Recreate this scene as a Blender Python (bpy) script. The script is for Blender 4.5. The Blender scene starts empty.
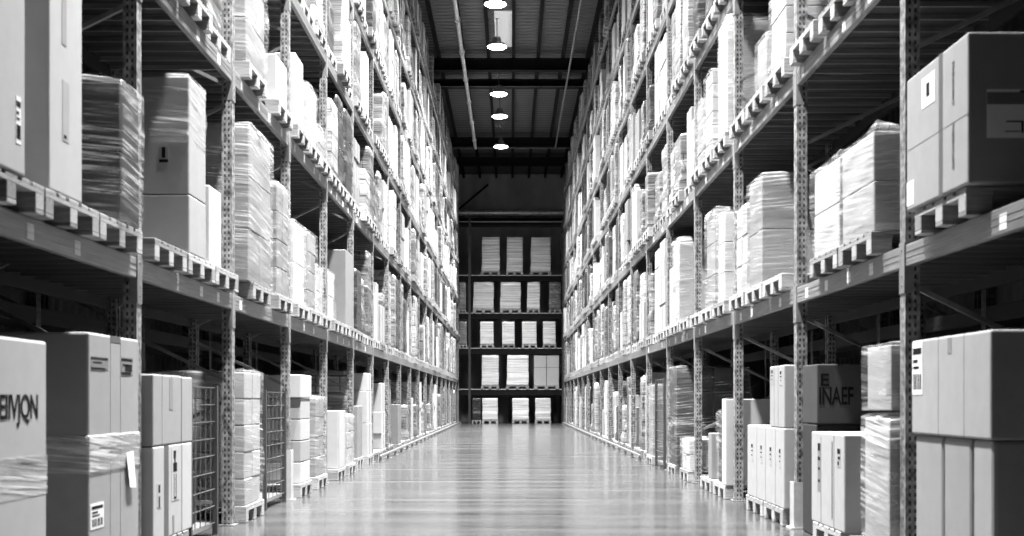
import bpy, bmesh, math, random
from mathutils import Vector, Matrix, noise as mnoise

PI = math.pi
SC = bpy.context.scene
COL = SC.collection
ORD = ("first second third fourth fifth sixth seventh eighth ninth tenth eleventh twelfth thirteenth "
       "fourteenth fifteenth sixteenth seventeenth eighteenth nineteenth twentieth").split()

# ------------------------------------------------------------------ camera numbers
CAM_H = 1.10            # lens height
AX = 2.44               # half the clear aisle: front of the uprights
FACE = 2.37             # loads overhang the beams a little

# ------------------------------------------------------------------ materials
def new_mat(name):
    m = bpy.data.materials.new(name)
    m.use_nodes = True
    nt = m.node_tree
    for n in list(nt.nodes):
        nt.nodes.remove(n)
    out = nt.nodes.new('ShaderNodeOutputMaterial')
    p = nt.nodes.new('ShaderNodeBsdfPrincipled')
    nt.links.new(p.outputs[0], out.inputs[0])
    return m, nt, p, out

class G:
    """tiny node-graph helper"""
    def __init__(s, nt): s.nt = nt
    def n(s, t, **kw):
        x = s.nt.nodes.new(t)
        for k, v in kw.items(): setattr(x, k, v)
        return x
    def link(s, a, b): s.nt.links.new(a, b)
    def put(s, sock, v):
        if isinstance(v, (int, float)): sock.default_value = v
        elif isinstance(v, (tuple, list)): sock.default_value = v
        else: s.link(v, sock)
    def math(s, op, a, b=0.0, c=None, clamp=False):
        x = s.n('ShaderNodeMath', operation=op, use_clamp=clamp)
        s.put(x.inputs[0], a); s.put(x.inputs[1], b)
        if c is not None: s.put(x.inputs[2], c)
        return x.outputs[0]
    def coord(s, which='Object'):
        return s.n('ShaderNodeTexCoord').outputs[which]
    def geo(s, which='Position'):
        return s.n('ShaderNodeNewGeometry').outputs[which]
    def rand(s):
        return s.n('ShaderNodeObjectInfo').outputs['Random']
    def scale(s, v, sc, add=None):
        x = s.n('ShaderNodeVectorMath', operation='MULTIPLY')
        s.link(v, x.inputs[0]); x.inputs[1].default_value = sc
        r = x.outputs[0]
        if add is not None:
            y = s.n('ShaderNodeVectorMath', operation='ADD')
            s.link(r, y.inputs[0]); s.link(add, y.inputs[1]); r = y.outputs[0]
        return r
    def noise(s, v, scale=5, detail=3, rough=.55, dist=0.0):
        x = s.n('ShaderNodeTexNoise')
        s.link(v, x.inputs['Vector'])
        x.inputs['Scale'].default_value = scale; x.inputs['Detail'].default_value = detail
        x.inputs['Roughness'].default_value = rough; x.inputs['Distortion'].default_value = dist
        return x.outputs['Fac']
    def ramp(s, v, lo, hi, a=0.0, b=1.0):
        x = s.n('ShaderNodeMapRange')
        s.put(x.inputs[0], v)
        for i, q in zip((1, 2, 3, 4), (lo, hi, a, b)): s.put(x.inputs[i], q)
        return x.outputs[0]
    def grey(s, v):
        x = s.n('ShaderNodeCombineColor')
        for i in range(3): s.put(x.inputs[i], v)
        return x.outputs[0]
    def sep(s, v):
        x = s.n('ShaderNodeSeparateXYZ'); s.link(v, x.inputs[0]); return x.outputs
    def comb(s, a, b, c):
        x = s.n('ShaderNodeCombineXYZ')
        for i, q in enumerate((a, b, c)): s.put(x.inputs[i], q)
        return x.outputs[0]
    def bump(s, h, strength=.3, dist=.01):
        x = s.n('ShaderNodeBump')
        x.inputs['Strength'].default_value = strength; x.inputs['Distance'].default_value = dist
        s.link(h, x.inputs['Height']); return x.outputs[0]

def plain(name, v, rough=.6, metal=0.0, spec=.5, var=0.0, rvar=0.0, nscale=30, stretch=(1, 1, 1), bump=0.0):
    m, nt, p, out = new_mat(name)
    g = G(nt)
    val = v
    if var or bump:
        n = g.noise(g.scale(g.coord(), stretch), nscale, 4)
        if var: val = g.math('MULTIPLY', v, g.ramp(n, .3, .7, 1 - var, 1 + var))
        if bump: g.link(g.bump(n, bump, .004), p.inputs['Normal'])
    if rvar:
        val = g.math('MULTIPLY', val, g.ramp(g.rand(), 0, 1, 1 - rvar, 1 + rvar))
    g.link(g.grey(val), p.inputs['Base Color'])
    p.inputs['Roughness'].default_value = rough
    p.inputs['Metallic'].default_value = metal
    p.inputs['Specular IOR Level'].default_value = spec
    return m

M = {}
M['card'] = plain('cardboard', .25, .62, spec=.4, var=.05, rvar=.12, nscale=9, bump=.08)
M['card_pale'] = plain('pale_cardboard', .33, .6, spec=.4, var=.04, rvar=.08, nscale=9, bump=.06)
M['card_mid'] = plain('mid_cardboard', .15, .65, spec=.35, var=.06, rvar=.12, nscale=9, bump=.08)
M['card_dark'] = plain('dark_cardboard', .020, .7, spec=.2, var=.08, nscale=9)
M['card_lettered'] = plain('lettered_dark_cardboard', .040, .8, spec=.1, var=.08, nscale=9)
M['wood'] = plain('pallet_wood', .24, .75, spec=.25, var=.3, rvar=.3, nscale=7, stretch=(1, 9, 9), bump=.2)
M['ink'] = plain('black_ink', .003, .85, spec=.1)
M['paper'] = plain('white_paper', .68, .55, var=.03, nscale=20)
M['tape'] = plain('packing_tape', .2, .25, spec=.6, var=.05, nscale=14)
M['tape_dark'] = plain('dark_tape', .075, .45, spec=.5, var=.1, nscale=14)
M['white_metal'] = plain('white_painted_steel', .34, .4, var=.12, nscale=12)
M['dark_steel'] = plain('dark_steel', .045, .5, metal=.2, var=.2, nscale=8)
M['deck_light_block'] = plain('light_block_sheet', .012, .6, var=.2, nscale=6)
M['galv'] = plain('galvanised_bar', .13, .45, metal=.2, var=.25, nscale=5, stretch=(.4, 8, 8))
M['beam'] = plain('painted_beam', .14, .36, spec=.7, var=.5, rvar=.06, nscale=5, stretch=(6, .5, 30), bump=.25)
M['beam_shaded'] = plain('shaded_beam', .014, .6, spec=.2, var=.2, nscale=5)  # beam paint darkened in the colour to give the shade at the back
M['bracket'] = plain('bracket_steel', .18, .42, metal=.25, var=.15, nscale=10)
M['brace'] = plain('brace_steel', .23, .4, metal=.4, var=.2, nscale=10)
M['lacing'] = plain('grey_lacing_bar', .18, .4, metal=.3, var=.2, nscale=10)
M['pipe'] = plain('steel_pipe', .62, .35, metal=.6, var=.2, nscale=6)
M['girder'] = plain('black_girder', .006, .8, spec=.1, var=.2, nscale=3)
M['purlin'] = plain('dark_purlin', .006, .8, spec=.1, var=.2, nscale=3)
M['wire'] = plain('wire_grid', .16, .4, metal=.5, var=.1)

def mat_post(name='perforated_upright', v=.19):
    m, nt, p, out = new_mat(name)
    g = G(nt); c = g.coord(); s = g.sep(c)
    def win(v, lo, hi):
        a = g.math('ABSOLUTE', v)
        return g.math('MULTIPLY', g.math('GREATER_THAN', a, lo), g.math('LESS_THAN', a, hi))
    cols = g.math('MAXIMUM', win(s[0], .010, .024), win(s[1], .010, .022))
    f = g.math('FRACT', g.math('MULTIPLY', s[2], 1 / .05))
    rows = g.math('LESS_THAN', f, .5)
    hole = g.math('MULTIPLY', cols, rows)
    n = g.noise(g.scale(c, (1, 1, .6)), 22, 4)
    base = g.math('MULTIPLY', v, g.ramp(n, .36, .64, .35, 1.7))
    val = g.math('MULTIPLY', base, g.ramp(hole, 0, 1, 1, .06))
    g.link(g.grey(val), p.inputs['Base Color'])
    g.link(g.bump(hole, .6, -.01), p.inputs['Normal'])
    p.inputs['Roughness'].default_value = .42; p.inputs['Metallic'].default_value = .25
    return m
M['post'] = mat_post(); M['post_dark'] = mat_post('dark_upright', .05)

def mat_load(name, lo, hi, streak, brick=True, rough=.33, dens=.5):
    """goods under stretch film: stacked cartons showing through, pulled film wrinkles on top"""
    m, nt, p, out = new_mat(name)
    g = G(nt); c = g.coord(); r = g.rand()
    off = g.comb(g.math('MULTIPLY', r, 37.0), g.math('MULTIPLY', r, 71.0), g.math('MULTIPLY', r, 53.0))
    s = g.sep(c)
    base = g.ramp(r, 0, 1, lo, hi)
    if brick:
        b = g.n('ShaderNodeTexBrick')
        g.link(g.comb(g.math('ADD', g.math('ADD', s[0], s[1]), g.math('MULTIPLY', r, 3.0)), s[2], 0.0), b.inputs['Vector'])
        b.inputs['Scale'].default_value = 1.0; b.inputs['Brick Width'].default_value = .38
        b.inputs['Row Height'].default_value = .245; b.inputs['Mortar Size'].default_value = .010
        b.inputs['Color1'].default_value = (1, 1, 1, 1); b.inputs['Color2'].default_value = (.72, .72, .72, 1)
        b.inputs['Mortar'].default_value = (.22, .22, .22, 1)
        base = g.math('MULTIPLY', base, b.outputs['Color'])
    # wrinkles: long in the horizontal, short in the vertical, tilted a little
    v = g.comb(g.math('MULTIPLY', g.math('ADD', s[0], s[1]), 1.6),
               g.math('ADD', g.math('MULTIPLY', s[2], 26.0), g.math('MULTIPLY', g.math('ADD', s[0], s[1]), 3.5)), g.math('MULTIPLY', r, 40.0))
    w1 = g.noise(v, 1.0, 5, .62, .35)
    v2 = g.comb(g.math('MULTIPLY', g.math('SUBTRACT', s[1], s[0]), 1.1), g.math('MULTIPLY', s[2], 8.0), g.math('MULTIPLY', r, 90.0))
    w2 = g.noise(v2, 1.0, 3, .5, .6)
    st = g.ramp(w1, dens, dens + .09)
    st2 = g.ramp(w2, .47, .62)
    film = g.math('MULTIPLY', st, g.ramp(st2, 0, 1, .12, 1.0), clamp=True)
    # fine layering of the goods themselves, sheet on sheet
    v3 = g.comb(g.math('MULTIPLY', g.math('ADD', s[0], s[1]), .6), g.math('MULTIPLY', s[2], 46.0), g.math('MULTIPLY', r, 20.0))
    base = g.math('MULTIPLY', base, g.ramp(g.noise(v3, 1.0, 2, .5), .38, .56, .5, 1.12))
    x = g.n('ShaderNodeMix', data_type='FLOAT')
    g.link(g.math('MULTIPLY', film, streak), x.inputs[0]); g.put(x.inputs[2], base); x.inputs[3].default_value = .52
    g.link(g.grey(x.outputs[0]), p.inputs['Base Color'])
    g.link(g.ramp(w2, .3, .7, rough - .1, rough + .2), p.inputs['Roughness'])
    g.link(g.bump(g.math('ADD', w1, g.math('MULTIPLY', w2, .6)), .55, .02), p.inputs['Normal'])
    p.inputs['Coat Weight'].default_value = .35; p.inputs['Coat Roughness'].default_value = .22
    return m
M['load_pale'] = mat_load('film_over_pale_goods', .24, .37, .75)
M['load_mid'] = mat_load('film_over_grey_goods', .09, .19, .6)
M['load_dark'] = mat_load('film_over_dark_goods', .014, .035, .35, brick=False, dens=.56)
M['load_bright'] = mat_load('film_over_bright_goods', .56, .66, .8, brick=False)
M['load_white'] = mat_load('film_over_white_goods', .33, .44, .8, brick=False)

def mat_film(name='stretch_film', a0=.05, a1=.66):
    m, nt, p, out = new_mat(name)
    g = G(nt); c = g.coord(); s = g.sep(c); r = g.rand()
    u = g.math('ADD', s[0], s[1])
    v = g.comb(g.math('MULTIPLY', u, 1.5), g.math('ADD', g.math('MULTIPLY', s[2], 52.0), g.math('MULTIPLY', u, 5.0)), g.math('MULTIPLY', r, 40.0))
    w1 = g.noise(v, 1.0, 4, .6, .25)
    v2 = g.comb(g.math('MULTIPLY', u, .9), g.math('SUBTRACT', g.math('MULTIPLY', s[2], 5.0), g.math('MULTIPLY', u, 1.5)), g.math('MULTIPLY', r, 70.0))
    w2 = g.noise(v2, 1.0, 3, .5, .6)
    a = g.math('ADD', a0, g.math('MULTIPLY', g.ramp(w1, .47, .62), g.ramp(w2, .42, .62, .14, a1)), clamp=True)
    g.link(a, p.inputs['Alpha'])
    p.inputs['Base Color'].default_value = (.54, .54, .54, 1)
    p.inputs['Roughness'].default_value = .22; p.inputs['Specular IOR Level'].default_value = .7
    g.link(g.bump(g.math('ADD', w1, w2), .5, .015), p.inputs['Normal'])
    return m
M['film'] = mat_film()
M['film_dense'] = mat_film('pulled_film_band', .30, .95)

def mat_floor():
    m, nt, p, out = new_mat('polished_concrete')
    g = G(nt); c = g.geo()
    a = g.noise(g.scale(c, (.16, 2.6, 1)), 1.0, 4, .6, .2)
    b = g.noise(g.scale(c, (.5, .5, 1)), 1.0, 5, .6)
    d = g.noise(g.scale(c, (.05, 9.0, 1)), 1.0, 3, .6)
    val = g.math('MULTIPLY', .042, g.math('MULTIPLY', g.ramp(b, .3, .7, .85, 1.15), g.ramp(a, .3, .7, .8, 1.2)))
    g.link(g.grey(val), p.inputs['Base Color'])
    g.link(g.ramp(a, .3, .7, .12, .30), p.inputs['Roughness'])
    p.inputs['Specular IOR Level'].default_value = .75
    g.link(g.bump(g.math('ADD', a, g.math('MULTIPLY', d, .5)), .2, .05), p.inputs['Normal'])
    p.inputs['Coat Weight'].default_value = .3; p.inputs['Coat Roughness'].default_value = .12
    return m
M['floor'] = mat_floor()

def mat_corr(name, v, freq, axis, rough=.5, amp=.5):
    m, nt, p, out = new_mat(name)
    g = G(nt); s = g.sep(g.geo())
    w = g.math('SINE', g.math('MULTIPLY', s[axis], freq * 2 * PI))
    n = g.noise(g.scale(g.geo(), (.6, .6, .6)), 1.0, 4)
    val = g.math('MULTIPLY', v, g.ramp(n, .3, .7, .75, 1.25))
    g.link(g.grey(val), p.inputs['Base Color'])
    g.link(g.bump(w, amp, .03), p.inputs['Normal'])
    p.inputs['Roughness'].default_value = rough
    return m
M['ceiling'] = mat_corr('corrugated_roof', .05, 3.2, 1)
M['wall'] = mat_corr('corrugated_wall', .22, 1.6, 0)
M['wall_side'] = mat_corr('corrugated_side_wall', .05, 1.6, 1)

def mat_emit(name, v, st):
    m, nt, p, out = new_mat(name)
    p.inputs['Base Color'].default_value = (.9, .9, .9, 1)
    p.inputs['Emission Color'].default_value = (v, v, v, 1)
    p.inputs['Emission Strength'].default_value = st
    return m
M['lamp_glow'] = mat_emit('lamp_diffuser', 1, 30)
M['skylight'] = mat_emit('skylight_sheet', 1, .02)
M['lamp_shell'] = plain('lamp_shell', .35, .4, metal=.5)

# ------------------------------------------------------------------ mesh builder
class MB:
    def __init__(s): s.v, s.f, s.mi, s.sm = [], [], [], []
    def raw(s, v, f, mi=0, smooth=False):
        o = len(s.v); s.v += [tuple(x) for x in v]
        for q in f:
            s.f.append(tuple(o + i for i in q)); s.mi.append(mi); s.sm.append(smooth)
    def box(s, x0, x1, y0, y1, z0, z1, mi=0):
        v = [(x, y, z) for z in (z0, z1) for y in (y0, y1) for x in (x0, x1)]
        s.raw(v, [(0, 2, 3, 1), (4, 5, 7, 6), (0, 1, 5, 4), (2, 6, 7, 3), (0, 4, 6, 2), (1, 3, 7, 5)], mi)
    def cbox(s, x0, x1, y0, y1, z0, z1, b=.008, mi=0, seg=2):
        bm = bmesh.new()
        bmesh.ops.create_cube(bm, size=1.0)
        for q in bm.verts:
            q.co = Vector(((x0 + x1) / 2 + q.co.x * (x1 - x0), (y0 + y1) / 2 + q.co.y * (y1 - y0), (z0 + z1) / 2 + q.co.z * (z1 - z0)))
        b = min(b, .3 * min(x1 - x0, y1 - y0, z1 - z0))
        bmesh.ops.bevel(bm, geom=list(bm.edges), offset=b, segments=seg, affect='EDGES', profile=.5)
        bm.verts.index_update()
        s.raw([q.co[:] for q in bm.verts], [[q.index for q in f.verts] for f in bm.faces], mi)
        bm.free()
    def prism(s, pts, z0, z1, mi=0):
        """closed outline in x, y pushed up from z0 to z1"""
        n = len(pts)
        v = [(x, y, z0) for x, y in pts] + [(x, y, z1) for x, y in pts]
        f = [(i, (i + 1) % n, n + (i + 1) % n, n + i) for i in range(n)]
        f += [tuple(range(n - 1, -1, -1)), tuple(range(n, 2 * n))]
        s.raw(v, f, mi)
    def bar(s, a, b, w, h=None, mi=0):
        """a square bar from a to b"""
        a, b = Vector(a), Vector(b); h = h or w
        d = (b - a).normalized()
        up = Vector((0, 0, 1)) if abs(d.z) < .95 else Vector((0, 1, 0))
        u = d.cross(up).normalized() * w / 2; t = u.cross(d).normalized() * h / 2
        v = [p + su * u + st * t for p in (a, b) for su, st in ((-1, -1), (1, -1), (1, 1), (-1, 1))]
        s.raw(v, [(0, 1, 2, 3), (7, 6, 5, 4), (0, 4, 5, 1), (1, 5, 6, 2), (2, 6, 7, 3), (3, 7, 4, 0)], mi)
    def tube(s, a, b, r, n=10, mi=0, r2=None, caps=True):
        a, b = Vector(a), Vector(b); r2 = r if r2 is None else r2
        d = (b - a).normalized()
        up = Vector((0, 0, 1)) if abs(d.z) < .95 else Vector((0, 1, 0))
        u = d.cross(up).normalized(); t = u.cross(d).normalized()
        v = []
        for p, q in ((a, r), (b, r2)):
            v += [p + (u * math.cos(2 * PI * i / n) + t * math.sin(2 * PI * i / n)) * q for i in range(n)]
        s.raw(v, [(i, (i + 1) % n, n + (i + 1) % n, n + i) for i in range(n)], mi, True)
        if caps: s.raw(v, [tuple(range(n - 1, -1, -1)), tuple(range(n, 2 * n))], mi)
    def lathe(s, prof, n=24, mi=0):
        v = [(r * math.cos(2 * PI * i / n), r * math.sin(2 * PI * i / n), z) for r, z in prof for i in range(n)]
        f = [(k * n + i, k * n + (i + 1) % n, (k + 1) * n + (i + 1) % n, (k + 1) * n + i) for k in range(len(prof) - 1) for i in range(n)]
        s.raw(v, f, mi, True)
    def mesh(s, name, mats):
        me = bpy.data.meshes.new(name)
        me.from_pydata(s.v, [], s.f)
        for m in (mats if isinstance(mats, (list, tuple)) else [mats]): me.materials.append(m)
        me.polygons.foreach_set('material_index', s.mi)
        me.polygons.foreach_set('use_smooth', s.sm)
        me.update()
        return me

def link(name, data, parent=None, loc=(0, 0, 0), rz=0.0):
    o = bpy.data.objects.new(name, data); COL.objects.link(o)
    o.location = loc; o.rotation_euler = (0, 0, rz)
    if parent is not None: o.parent = parent
    return o
def tag(o, label, cat, group=None, kind=None):
    if label: o['label'] = label
    if cat: o['category'] = cat
    if group: o['group'] = group
    if kind: o['kind'] = kind
    return o
def empty(name, loc=(0, 0, 0), rz=0.0):
    o = link(name, None, None, loc, rz); o.empty_display_size = .1; return o
def use_mat(o, m):
    if o.material_slots[0].material is not m:
        o.material_slots[0].link = 'OBJECT'; o.material_slots[0].material = m

# ------------------------------------------------------------------ the building
def slab(name, x0, x1, y0, y1, z0, z1, m):
    b = MB(); b.box(x0, x1, y0, y1, z0, z1)
    return tag(link(name, b.mesh(name, m)), None, None, kind='structure')
ZC = 12.55
WX = 13.0
YB = 61.5
slab('floor', -WX, WX, -4, YB, -.2, 0, M['floor'])
slab('ceiling', -WX, WX, -4, YB, ZC, ZC + .15, M['ceiling'])
slab('wall_back', -WX, WX, YB, YB + .2, 0, ZC, M['wall'])
slab('wall_left', -WX - .2, -WX, -4, YB, 0, ZC, M['wall_side'])
slab('wall_right', WX, WX + .2, -4, YB, 0, ZC, M['wall_side'])

gird_words = {26.0: 'nearest', 40.0: 'second', 42.6: 'third', 52.0: 'fourth', 56.2: 'fifth'}
for y, w in gird_words.items():
    b = MB()
    h = .40 if y < 41 else .28 if y < 45 else .40
    z0 = ZC - .2 - h
    b.box(-WX + .02, WX - .02, y - .14, y + .14, z0, z0 + .03)
    b.box(-WX + .02, WX - .02, y - .14, y + .14, z0 + h - .03, z0 + h)
    b.box(-WX + .02, WX - .02, y - .012, y + .012, z0 + .03, z0 + h - .03)
    for k in range(-12, 13, 2): b.box(k - .01, k + .01, y - .12, y + .12, z0 + .03, z0 + h - .03)
    tag(link('trim_%d' % (1 + list(gird_words).index(y)), b.mesh('girder', M['girder'])), None, None, kind='structure')
pur = [-2.38 + .82 * k for k in range(-4, 11)]
for k, x in enumerate(pur):
    b = MB()
    b.box(x - .05, x + .05, 18, YB - .05, ZC - .20, ZC - .18)
    b.box(x - .05, x + .05, 18, YB - .05, ZC - .02, ZC - .002)
    b.box(x - .012, x + .012, 18, YB - .05, ZC - .18, ZC - .02)
    tag(link('trim_%d' % (10 + k), b.mesh('purlin', M['purlin'])), None, None, kind='structure')
b = MB(); b.box(-.50, .10, 35.6, 39.2, ZC - .03, ZC - .001)
tag(link('window_1', b.mesh('skylight', M['skylight'])), None, None, kind='structure')

def pipe(name, pts, r, label, cat, fit=None, m='pipe'):
    root = empty(name, pts[0]); tag(root, label, cat)
    o = Vector(pts[0]); b = MB()
    for a, c in zip(pts[:-1], pts[1:]): b.tube(Vector(a) - o, Vector(c) - o, r, 10)
    link('pipe', b.mesh('pipe', M[m]), root)
    if fit:
        a, c = Vector(pts[0]), Vector(pts[1]); L = (c - a).length; n = int(L / fit)
        cm = MB(); cm.tube((0, -.05, 0), (0, .05, 0), r * 1.45, 10); cm.tube((0, 0, -r), (0, 0, -r - .07), .018, 8); cm.tube((0, 0, -r - .07), (0, 0, -r - .085), .035, 8)
        cm.tube((0, 0, r), (0, 0, r + .25), .008, 6)
        me = cm.mesh('sprinkler_head', M['pipe'])
        for k in range(n):
            p = a + (c - a) * ((k + .5) / n) - o
            link('sprinkler_head', me, root, p)
    return root
pipe('sprinkler_pipe', [(-1.52, 20, 11.87), (-1.52, 51.8, 11.87)], .065, 'pale sprinkler pipe running along the roof left of the lamps', 'pipe', 3.0)
pipe('hanging_conduit', [(1.9, 20, 11.90), (1.9, 51.8, 11.90)], .035, 'thin grey conduit running along the roof right of the lamps', 'pipe', None, 'lacing')
pipe('hanging_cross_conduit', [(-6, 42.3, 12.046), (6, 42.3, 12.046)], .022, 'thin pipe crossing the roof under the double girder', 'pipe', None, 'dark_steel')
pipe('hanging_cross_conduit', [(-6, 52.0, 11.918), (6, 52.0, 11.918)], .03, 'thin pipe crossing the roof in front of the farthest lamp', 'pipe', None, 'dark_steel')
pipe('wall_duct', [(-6, 60.9, 10.5), (6, 60.9, 10.5)], .15, 'round pale duct running across the end wall above the end rack', 'duct')
b = MB(); b.bar((-2.7, 61.3, 10.7), (-1.15, 61.3, 12.0), .09)
tag(link('wall_brace', b.mesh('wall_brace', M['girder'])), 'dark diagonal brace on the end wall near the left rack', 'brace')
b = MB(); b.box(-7, 7, 61.15, 61.45, 9.9, 10.25); b.box(-7, 7, 61.1, 61.48, 10.25, 10.28)
tag(link('trim_40', b.mesh('wall_girt', M['girder'])), None, None, kind='structure')

# ------------------------------------------------------------------ lamps over the aisle
LAMPS = [8.7, 12.8, 17.4, 22.2, 27.3, 32.4, 36.3, 41.9, 45.2, 50.6]
LAMP_NAMES = {32.4: 'nearest of the five glowing lamps in view, beside the roof skylight', 36.3: 'second glowing lamp in view, just before the front girder',
              41.9: 'third glowing lamp in view, just behind the double girder', 45.2: 'fourth glowing lamp in view, between the two girder groups',
              50.6: 'farthest glowing lamp, beneath the roof near the end wall'}
shell = MB(); shell.lathe([(.05, .30), (.11, .27), (.13, .14), (.24, .09), (.30, .01), (.295, .0)], 28)
shell_me = shell.mesh('lamp_housing', M['lamp_shell'])
dif = MB(); dif.lathe([(.001, -.07), (.12, -.064), (.22, -.042), (.29, -.008), (.28, .002), (.001, .004)], 28)
dif_me = dif.mesh('lamp_diffuser', M['lamp_glow'])
rod = MB(); rod.tube((0, 0, .28), (0, 0, .885), .012, 8); rod.tube((0, 0, .84), (0, 0, .868), .06, 12)
rod_me = rod.mesh('lamp_rod', M['dark_steel'])
LAMP_POWER = 32500
BEAM = 6.0
for i, y in enumerate(LAMPS):
    root = empty('high_bay_lamp', (-.42, y, 11.68))
    lab = LAMP_NAMES.get(y, 'round high bay lamp over the aisle, ' + ORD[i] + ' from the near end')
    tag(root, lab, 'lamp', 'high bay lamps over the aisle')
    link('lamp_housing', shell_me, root); link('lamp_diffuser', dif_me, root); link('lamp_rod', rod_me, root)
    ld = bpy.data.lights.new('lamp_bulb', 'SPOT'); ld.energy = LAMP_POWER; ld.spot_size = math.radians(170); ld.spot_blend = .5; ld.shadow_soft_size = .26
    ld.use_nodes = True                     # the reflector throws most of its light straight down
    g = G(ld.node_tree); em = [n for n in ld.node_tree.nodes if n.type == 'EMISSION'][0]
    g.link(g.math('POWER', g.math('ABSOLUTE', g.sep(g.coord('Normal'))[2]), BEAM), em.inputs['Strength'])
    lo = bpy.data.objects.new('lamp_bulb', ld); COL.objects.link(lo); lo.parent = root; lo.location = (0, 0, -.14)

# ------------------------------------------------------------------ racking
LEV = {-1: [2.03, 4.02, 5.68, 7.28, 8.88, 10.48], 1: [2.06, 3.92, 5.60, 7.24, 8.88, 10.48]}
Y0 = {-1: 5.25, 1: 4.70}
PITCH = {-1: 2.70, 1: 2.85}
NB = {-1: 19, 1: 18}
DEPTH = 1.10
FIRST = [0, 0, 2, 4, 6, 8]      # first bay that carries goods, per level (nearer ones lie above the frame)

def post_mesh(h, name='post', m='post'):
    b = MB()
    w, d, t, l = .05, .045, .006, .022
    # lipped channel, its web on +x
    pts = [(d, -w), (d, w), (-d, w), (-d, w - l), (-d + t, w - l), (-d + t, w - t), (d - t, w - t), (d - t, -w + t), (-d + t, -w + t), (-d + t, -w + l), (-d, -w + l), (-d, -w)]
    b.prism(pts, .008, h)
    return b.mesh(name, M[m])
def foot_mesh():
    b = MB(); b.cbox(-.075, .075, -.075, .075, 0, .010, .003)
    for x in (-.06, .06): b.tube((x, .058, .008), (x, .058, .03), .010, 8)
    return b.mesh('foot_plate', M['bracket'])
def brace_mesh(h, depth, z0=.45, flip=0):
    """lacing of an upright frame; +x is the aisle side"""
    b = MB(); z = z0; k = 0
    xa, xb = depth / 2 - .05, -depth / 2 + .05
    b.bar((xa, 0, .2), (xb, 0, .2), .028)
    while z + .65 < h:
        if (k + flip) % 2 == 0: b.bar((xb, .006, z + .55), (xa, .006, z + .06), .030)
        else: b.bar((xa, -.006, z + .55), (xb, -.006, z + .06), .030)
        z += .65; k += 1
    b.bar((xa, 0, z), (xb, 0, z), .028)
    return b.mesh('frame_brace', M['lacing'])
def beam_mesh(L, side, dark=False, h=.135):
    """local: y along the aisle 0..L, front face at x = 0, the beam lies towards -x"""
    b = MB()
    b.cbox(-.045, 0, .055, L - .055, -h, 0, .006)
    b.box(-.004, .0022, .055, L - .055, -h * .62, -h * .58); b.box(-.004, .0022, .055, L - .055, -h * .36, -h * .32)
    return b.mesh('shelf_beam', M['beam_shaded'] if dark else M['beam'])
def connector_mesh():
    b = MB()
    b.cbox(-.048, .0065, -.052, .052, -.30, .02, .004)
    for z in (-.25, -.19, -.03): b.tube((.006, 0, z), (.010, 0, z), .009, 8)
    return b.mesh('beam_connector', M['bracket'])
def deck_mesh(L):
    b = MB()
    b.box(-DEPTH + .06, -.05, .06, L - .06, -.012, -.004, 0)  # solid sheet added to stop lamp light leaking between the bars
    n = 10
    for i in range(n):
        y = .12 + (L - .24) * i / (n - 1)
        b.box(-DEPTH + .06, -.05, y - .012, y + .012, -.050, -.0125, 1)
    return b.mesh('shelf_deck', [M['deck_light_block'], M['galv']])
def tick_mesh():
    b = MB(); b.box(.0005, .0022, -.045, .045, -.115, -.035); return b.mesh('location_label', M['paper'])

POST_H = 11.2
post_me, foot_me, brace_me, conn_me, tick_me = post_mesh(POST_H), foot_mesh(), brace_mesh(POST_H, DEPTH), connector_mesh(), tick_mesh()

def build_rack(side):
    p = PITCH[side]; n = NB[side]; rz = 0 if side < 0 else PI
    root = empty('pallet_rack', (side * (AX + DEPTH / 2), Y0[side], 0))
    tag(root, ('tall steel pallet rack with six shelves lining the left of the aisle' if side < 0 else
               'tall steel pallet rack with six shelves lining the right of the aisle'), 'rack', 'racks along the aisle')
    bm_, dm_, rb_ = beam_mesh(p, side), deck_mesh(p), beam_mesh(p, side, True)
    brace_me = brace_mesh(POST_H, DEPTH, .55 if side < 0 else .62, 1 if side < 0 else 0)
    def P(x, y, z):  # aisle-ward x from the rack's middle, y along the aisle
        return (-side * x, y, z)
    for k in range(n + 1):
        fr = link('upright_frame', brace_me, root, (0, k * p, 0), rz)
        for xx, nm in ((DEPTH / 2 - .045, 'front_post'), (-DEPTH / 2 + .045, 'rear_post')):
            po = link(nm, post_me, fr, (xx, 0, 0), 0 if xx > 0 else PI)
            if k < 9:
                link('foot_plate', foot_me, fr, (xx, 0, 0), 0 if xx > 0 else PI)
    rng = random.Random(5 + side)
    for lv, z in enumerate(LEV[side]):
        for k in range(max(0, FIRST[lv] - 1), n):
            # a beam runs +y in its own frame; on the right it is turned round, so it starts at its far post
            yy = k * p if side < 0 else (k + 1) * p
            be = link('front_beam', bm_, root, P(DEPTH / 2 - .0005, yy, z), rz)
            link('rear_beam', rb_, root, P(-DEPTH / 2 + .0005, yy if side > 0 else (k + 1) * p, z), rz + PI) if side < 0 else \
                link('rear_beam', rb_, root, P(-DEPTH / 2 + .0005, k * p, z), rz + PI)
            link('shelf_deck', dm_, root, P(DEPTH / 2, yy, z), rz)
            if k < 7:
                for e in (0, p): link('beam_connector', conn_me, be, (0.001, e + (.0 if e == 0 else 0), 0)) if e == 0 or k == n - 1 else None
            if k < 6 and lv < 2:
                for q in range(4):
                    if rng.random() < .75: link('location_label', tick_me, be, (0, .35 + q * .62 + rng.uniform(-.1, .1), 0))
    return root
build_rack(-1); build_rack(1)

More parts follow.
